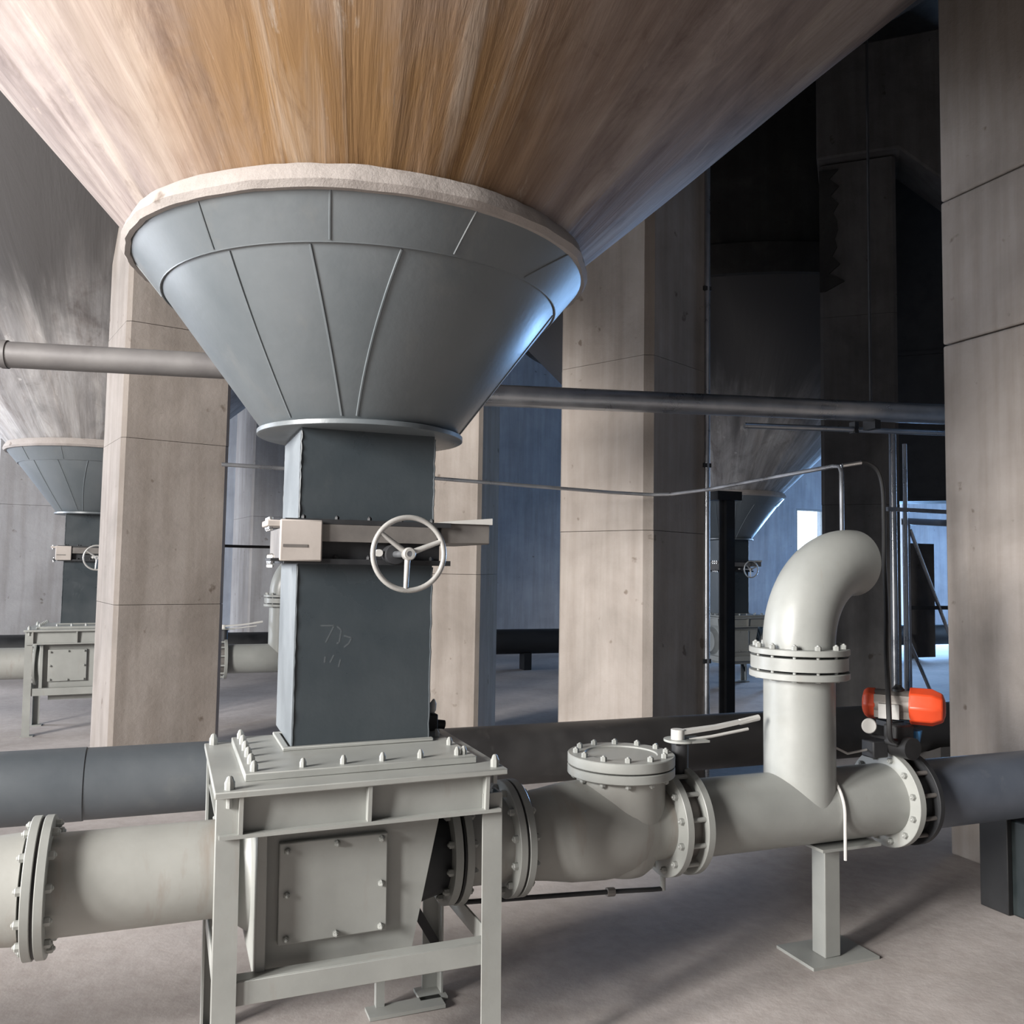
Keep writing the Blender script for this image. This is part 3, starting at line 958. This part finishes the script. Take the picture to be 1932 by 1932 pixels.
pd = thing('pipe_pedestal', 'dark green steel pedestal under the slate pipe at right edge', 'pedestal', (3.9, 2.95, 0))
part('body', MB().box(3.665, 2.74, 0, 4.09, 3.11, .43), M_GREEN, pd, bevel=.01)
part('side_panel', MB().box(3.635, 2.98, .002, 3.665, 3.13, .45), M_BLACK, pd, 'black edge plate', bevel=.004)
part('saddle', MB().prism([(3.74, 2.79, .43), (3.74, 3.07, .43), (3.74, 3.05, .49), (3.74, 2.93, .462), (3.74, 2.81, .49)], (.30, 0, 0)), M_GREEN, pd)

# pipe stand with strap
st = thing('pipe_stand', 'grey post stand with square base plate under the tee pipe', 'stand', (2.56, 2.94, 0))
part('base_plate', MB().prism([(2.405, 3.06, 0), (2.405, 2.835, 0), (2.735, 2.835, 0), (2.735, 3.06, 0)], (0, 0, .012)), M_PAINT, st)
part('post', MB().box(2.508, 2.888, .012, 2.586, 2.966, .448), M_PAINT, st, bevel=.004)
part('top_plate', MB().box(2.45, 2.83, .448, 2.745, 3.03, .4595), M_PAINT, st)
sb = MB()
pts = []
for i in range(31):
    a = math.radians(180 + 6 * i)
    pts.append((2.515, PY + .151 * math.cos(a), PZ - .151 * math.sin(a)))
pts = [(2.515, PY - .151, .43)] + pts + [(2.515, PY + .151, .43)]
part('u_bolt', sb.tube(pts, .0065, 8), M_WHITE, st, 'pale U-bolt over the pipe')

# ------------------------------------------------------------------ copies of the line further back
ALL = list(bpy.data.objects)
KIDS = {}
for o in ALL:
    if o.parent: KIDS.setdefault(o.parent.name, []).append(o)
S2 = (-1.3, 6.3, 0)
S3 = (6.75, 7.35, 0)
copy_tree(silo, S2, 'distant silo hopper with slate outlet cone at the left edge')
copy_tree(chute, S2, 'distant slate chute at the left edge, partly behind the left column')
copy_tree(gate, S2, 'distant gate valve with small handwheel at the left edge')
copy_tree(feeder, S2, 'distant grey feeder box on frame at the left edge')
copy_tree(p2, S2, 'distant pale pipe entering the feeder box at the left edge')
copy_tree(p1, S2, 'distant pale pipe end at the far left edge')
copy_tree(bv, S2, 'distant lever valve seen in the gap left of the slate chute')
copy_tree(tee, S2, 'distant grey tee pipe seen in the gap left of the slate chute')
copy_tree(st, S2, 'distant post stand under the tee pipe left of the slate chute')
copy_tree(el, S2, 'distant pipe elbow half hidden behind the left side of the slate chute')
copy_tree(silo, S3, 'shadowed silo hopper cone between the brown column side and the dark column')
copy_tree(chute, S3, 'dark distant chute behind the black post near the bright window')
copy_tree(gate, S3, 'distant gate valve with pale ring handwheel left of the bright window')
copy_tree(feeder, S3, 'distant feeder box on blue-lit floor behind the black post')
copy_tree(p3, S3, 'distant pipe spool on the blue-lit floor')

for o in list(bpy.data.objects):
    if o.name.startswith('concrete_cone.'):
        me = o.data.copy(); me.materials.clear(); me.materials.append(M_CONE2); o.data = me
# ------------------------------------------------------------------ large floor pipe behind
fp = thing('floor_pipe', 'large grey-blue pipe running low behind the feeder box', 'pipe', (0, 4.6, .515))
part('pipe', MB().lathe((.55, 4.6, .515), AX, [(0, .163), (11.5, .163)], 56), M_DARKPIPE, fp, 'near-black pipe section')
part('pipe', MB().lathe((-6, 4.6, .515), AX, [(0, .163), (6.55, .163)], 56), M_FARPIPE, fp, 'grey-blue painted pipe section')
part('pipe_sleeve', MB().lathe((-6, 4.6, .515), AX, [(0, .160), (0, .1665), (5.68, .1665), (5.68, .160)], 56, closed=True), M_FARPIPE, fp)
for x in (.35, 4.9):
    sd = thing('pipe_saddle', ['concrete saddle block under the floor pipe behind the feeder box', 'concrete saddle block under the floor pipe behind the right column'][[.35, 4.9].index(x)], 'support', (x, 4.6, 0))
    part('block', MB().prism([(x - .12, 4.40, 0), (x - .12, 4.80, 0), (x - .12, 4.80, .42), (x - .12, 4.70, .375), (x - .12, 4.6, .351), (x - .12, 4.50, .375), (x - .12, 4.40, .42)], (.24, 0, 0)), M_GREY, sd)

# far black pipe across the back
bp = thing('black_pipe', 'long black pipe on posts across the far floor', 'pipe', (7, 12.6, .40))
part('pipe', MB().lathe((-4, 12.6, .43), AX, [(0, .19), (20, .19)], 32), M_BLACK, bp)
for x in (2.5, 5.2, 10.2, 13.0):
    part('post', MB().box(x - .06, 12.5, 0, x + .06, 12.7, .26), M_BLACK, bp)

# upper horizontal pipes
ul = thing('overhead_pipe', 'grey overhead pipe crossing the left column', 'pipe', (-.3, 4.52, 2.51))
p_a, p_b = Vector((-3.2, 5.08, 2.505)), Vector((1.05, 4.24, 2.505))
part('pipe', MB().cyl(p_a, p_b, .061, 32), M_DULLPIPE, ul)
dv = (p_b - p_a).normalized()
for s in (2.51,):
    c = p_a + dv * s
    part('coupling', MB().cyl(c - dv * .012, c + dv * .012, .066, 32), M_DULLPIPE, ul)
ur = thing('overhead_pipe', 'bright-edged steel overhead pipe crossing the beige column', 'pipe', (3, 4.4, 2.53))
q_a, q_b = Vector((1.15, 4.70, 2.52)), Vector((4.62, 4.03, 2.555))
part('pipe', MB().cyl(q_a, q_b, .062, 32), M_GALV, ur)
part('hanger', MB().box(3.985, 4.12, 2.44, 4.03, 4.22, 2.50).cyl((4.0, 4.17, 2.58), (4.0, 4.17, ZC), .008, 8), M_DKMETAL, ur)
uc = thing('overhead_conduit', 'thin steel conduit just below the right overhead pipe', 'pipe', (3.8, 4.3, 2.43))
part('conduit', MB().cyl((3.25, 4.42, 2.445), (4.7, 4.14, 2.46), .018, 16), M_GALV, uc)
part('clip', MB().box(3.96, 4.26, 2.43, 3.99, 4.31, 2.50), M_DKMETAL, uc)

# thin air tube
at = thing('air_tube', 'thin steel air tube bending past the beige column to the elbow', 'tube', (2.6, 4.9, 2.03))
part('tube', MB().tube([(.25, 4.93, 2.085), (1.38, 4.9, 2.07), (2.6, 4.9, 2.04), (2.86, 4.86, 2.035), (2.96, 4.78, 2.037), (3.05, 4.5, 2.05), (3.05, 3.62, 2.075), (3.075, 3.46, 2.085), (3.08, 3.42, 2.08), (3.082, 3.41, 2.05), (3.082, 3.41, 1.5)], .011, 10), M_GALV, at)
part('fitting', MB().cyl((3.09, 3.41, 2.085), (3.17, 3.37, 2.10), .011, 10), M_CHROME, at)
ho = thing('air_hose', 'black rubber hose looping down to the orange-capped actuator', 'hose', (3.2, 3.3, 1.5))
hp = [(3.165, 3.375, 2.10), (3.20, 3.36, 2.10), (3.245, 3.34, 2.06), (3.265, 3.33, 1.97), (3.26, 3.32, 1.80), (3.22, 3.28, 1.60), (3.13, 3.18, 1.40), (2.98, 3.03, 1.22), (2.80, 2.84, 1.08), (2.745, 2.78, .98), (2.75, 2.78, .89), (2.80, 2.80, .87)]


def smooth(P, n=6):
    P = [Vector(p) for p in P]
    out = []
    for i in range(len(P) - 1):
        a, b, c, d = P[max(i - 1, 0)], P[i], P[i + 1], P[min(i + 2, len(P) - 1)]
        for k in range(n):
            t = k / n
            out.append(.5 * ((2 * b) + (c - a) * t + (2 * a - 5 * b + 4 * c - d) * t * t + (3 * b - a - 3 * c + d) * t ** 3))
    return out + [P[-1]]


part('hose', MB().tube(smooth(hp), .0105, 10), M_BLACK, ho)

# black post carrying the tube, back cable
bpo = thing('steel_post', 'slim black steel post in the bright gap right of the beige column', 'post', (4.750, 6.7, 0))
part('post', MB().box(4.700, 6.66, 0, 4.790, 6.75, 2.2).box(4.655, 6.70, 0, 4.700, 6.715, 2.2), M_DKMETAL, bpo)
part('head_plate', MB().box(4.580, 6.62, 2.2, 4.840, 6.80, 2.28), M_DKMETAL, bpo)
part('base_plate', MB().box(4.630, 6.58, 0, 4.870, 6.83, .015), M_DKMETAL, bpo)
single('cable', MB().tube(smooth([(-.2, 7.9, 1.72), (.6, 7.7, 1.70), (1.6, 7.7, 1.71)], 8), .012, 8), M_BLACK, (.6, 7.7, 1.7), 'thin black cable stretched behind the slate chute', 'cable')

dk = thing('added_dark_box', 'added dark box blackening the gap between dark column and right column', 'duct', (7.42, 7.0, 2.33))
dc, dn = Vector((7.42, 7.0, 0)), Vector((.682, .731, 0))  # added box, covers the bright back wall to keep this gap black
def box_prism(hw, d0, d1, z0, z1):
    return MB().prism([p + Vector((0, 0, z0)) for p in (dc + e1 * hw + dn * d0, dc - e1 * hw + dn * d0, dc - e1 * hw + dn * d1, dc + e1 * hw + dn * d1)], (0, 0, z1 - z0))
part('box_body', box_prism(.34, 0, .36, 2.36, ZC), M_DKMETAL, dk)
part('box_flange', box_prism(.38, -.04, .40, 2.33, 2.36), M_DKMETAL, dk)
part('box_flange', box_prism(.37, -.03, .39, 3.9, 3.94), M_DKMETAL, dk)
cp = thing('wall_conduit', 'pale blue-lit vertical conduit at the brown side of the beige column', 'pipe', (3.60, 5.34, 0))
part('pipe', MB().cyl((3.60, 5.34, 0), (3.60, 5.34, 5.2), .022, 16), M_GALV, cp)
for z in (.9, 2.3, 3.6):
    part('clip', MB().box(3.56, 5.32, z, 3.625, 5.365, z + .03), M_DKMETAL, cp)

# riser pipe and braced steel stand behind the right column
rp = thing('riser_pipe', 'pale blue-lit vertical riser pipe left of the right column', 'pipe', (4.75, 4.75, 0))
part('pipe', MB().cyl((5.05, 5.05, 0), (5.05, 5.05, 2.62), .026, 16), M_GALV, rp)
part('pipe', MB().cyl((5.22, 5.1, 0), (5.22, 5.1, 2.55), .016, 16), M_GALV, rp)
part('cross_bar', MB().box(4.95, 5.0, 2.02, 5.9, 5.02, 2.05), M_GALV, rp)
fs = thing('braced_stand', 'steel stand with diagonal braces beside the right column', 'stand', (5.6, 5.2, 0))
part('post', MB().box(5.33, 5.2, 0, 5.37, 5.24, 1.98), M_GALV, fs)
part('post', MB().box(5.95, 5.2, 0, 5.99, 5.24, 1.98), M_GALV, fs)
part('top_rail', MB().box(5.33, 5.19, 1.94, 5.99, 5.25, 1.99), M_GALV, fs)
part('mid_rail', MB().box(5.37, 5.2, 1.28, 5.95, 5.23, 1.31), M_DKMETAL, fs)
part('brace', MB().tube([(5.38, 5.21, 1.9), (5.93, 5.21, .75)], .014, 8), M_GALV, fs)
part('brace', MB().tube([(5.36, 5.25, 1.1), (5.93, 5.25, .05)], .014, 8), M_GALV, fs)
part('board', MB().box(5.45, 5.3, .9, 5.72, 5.33, 1.8), M_GREY, fs)
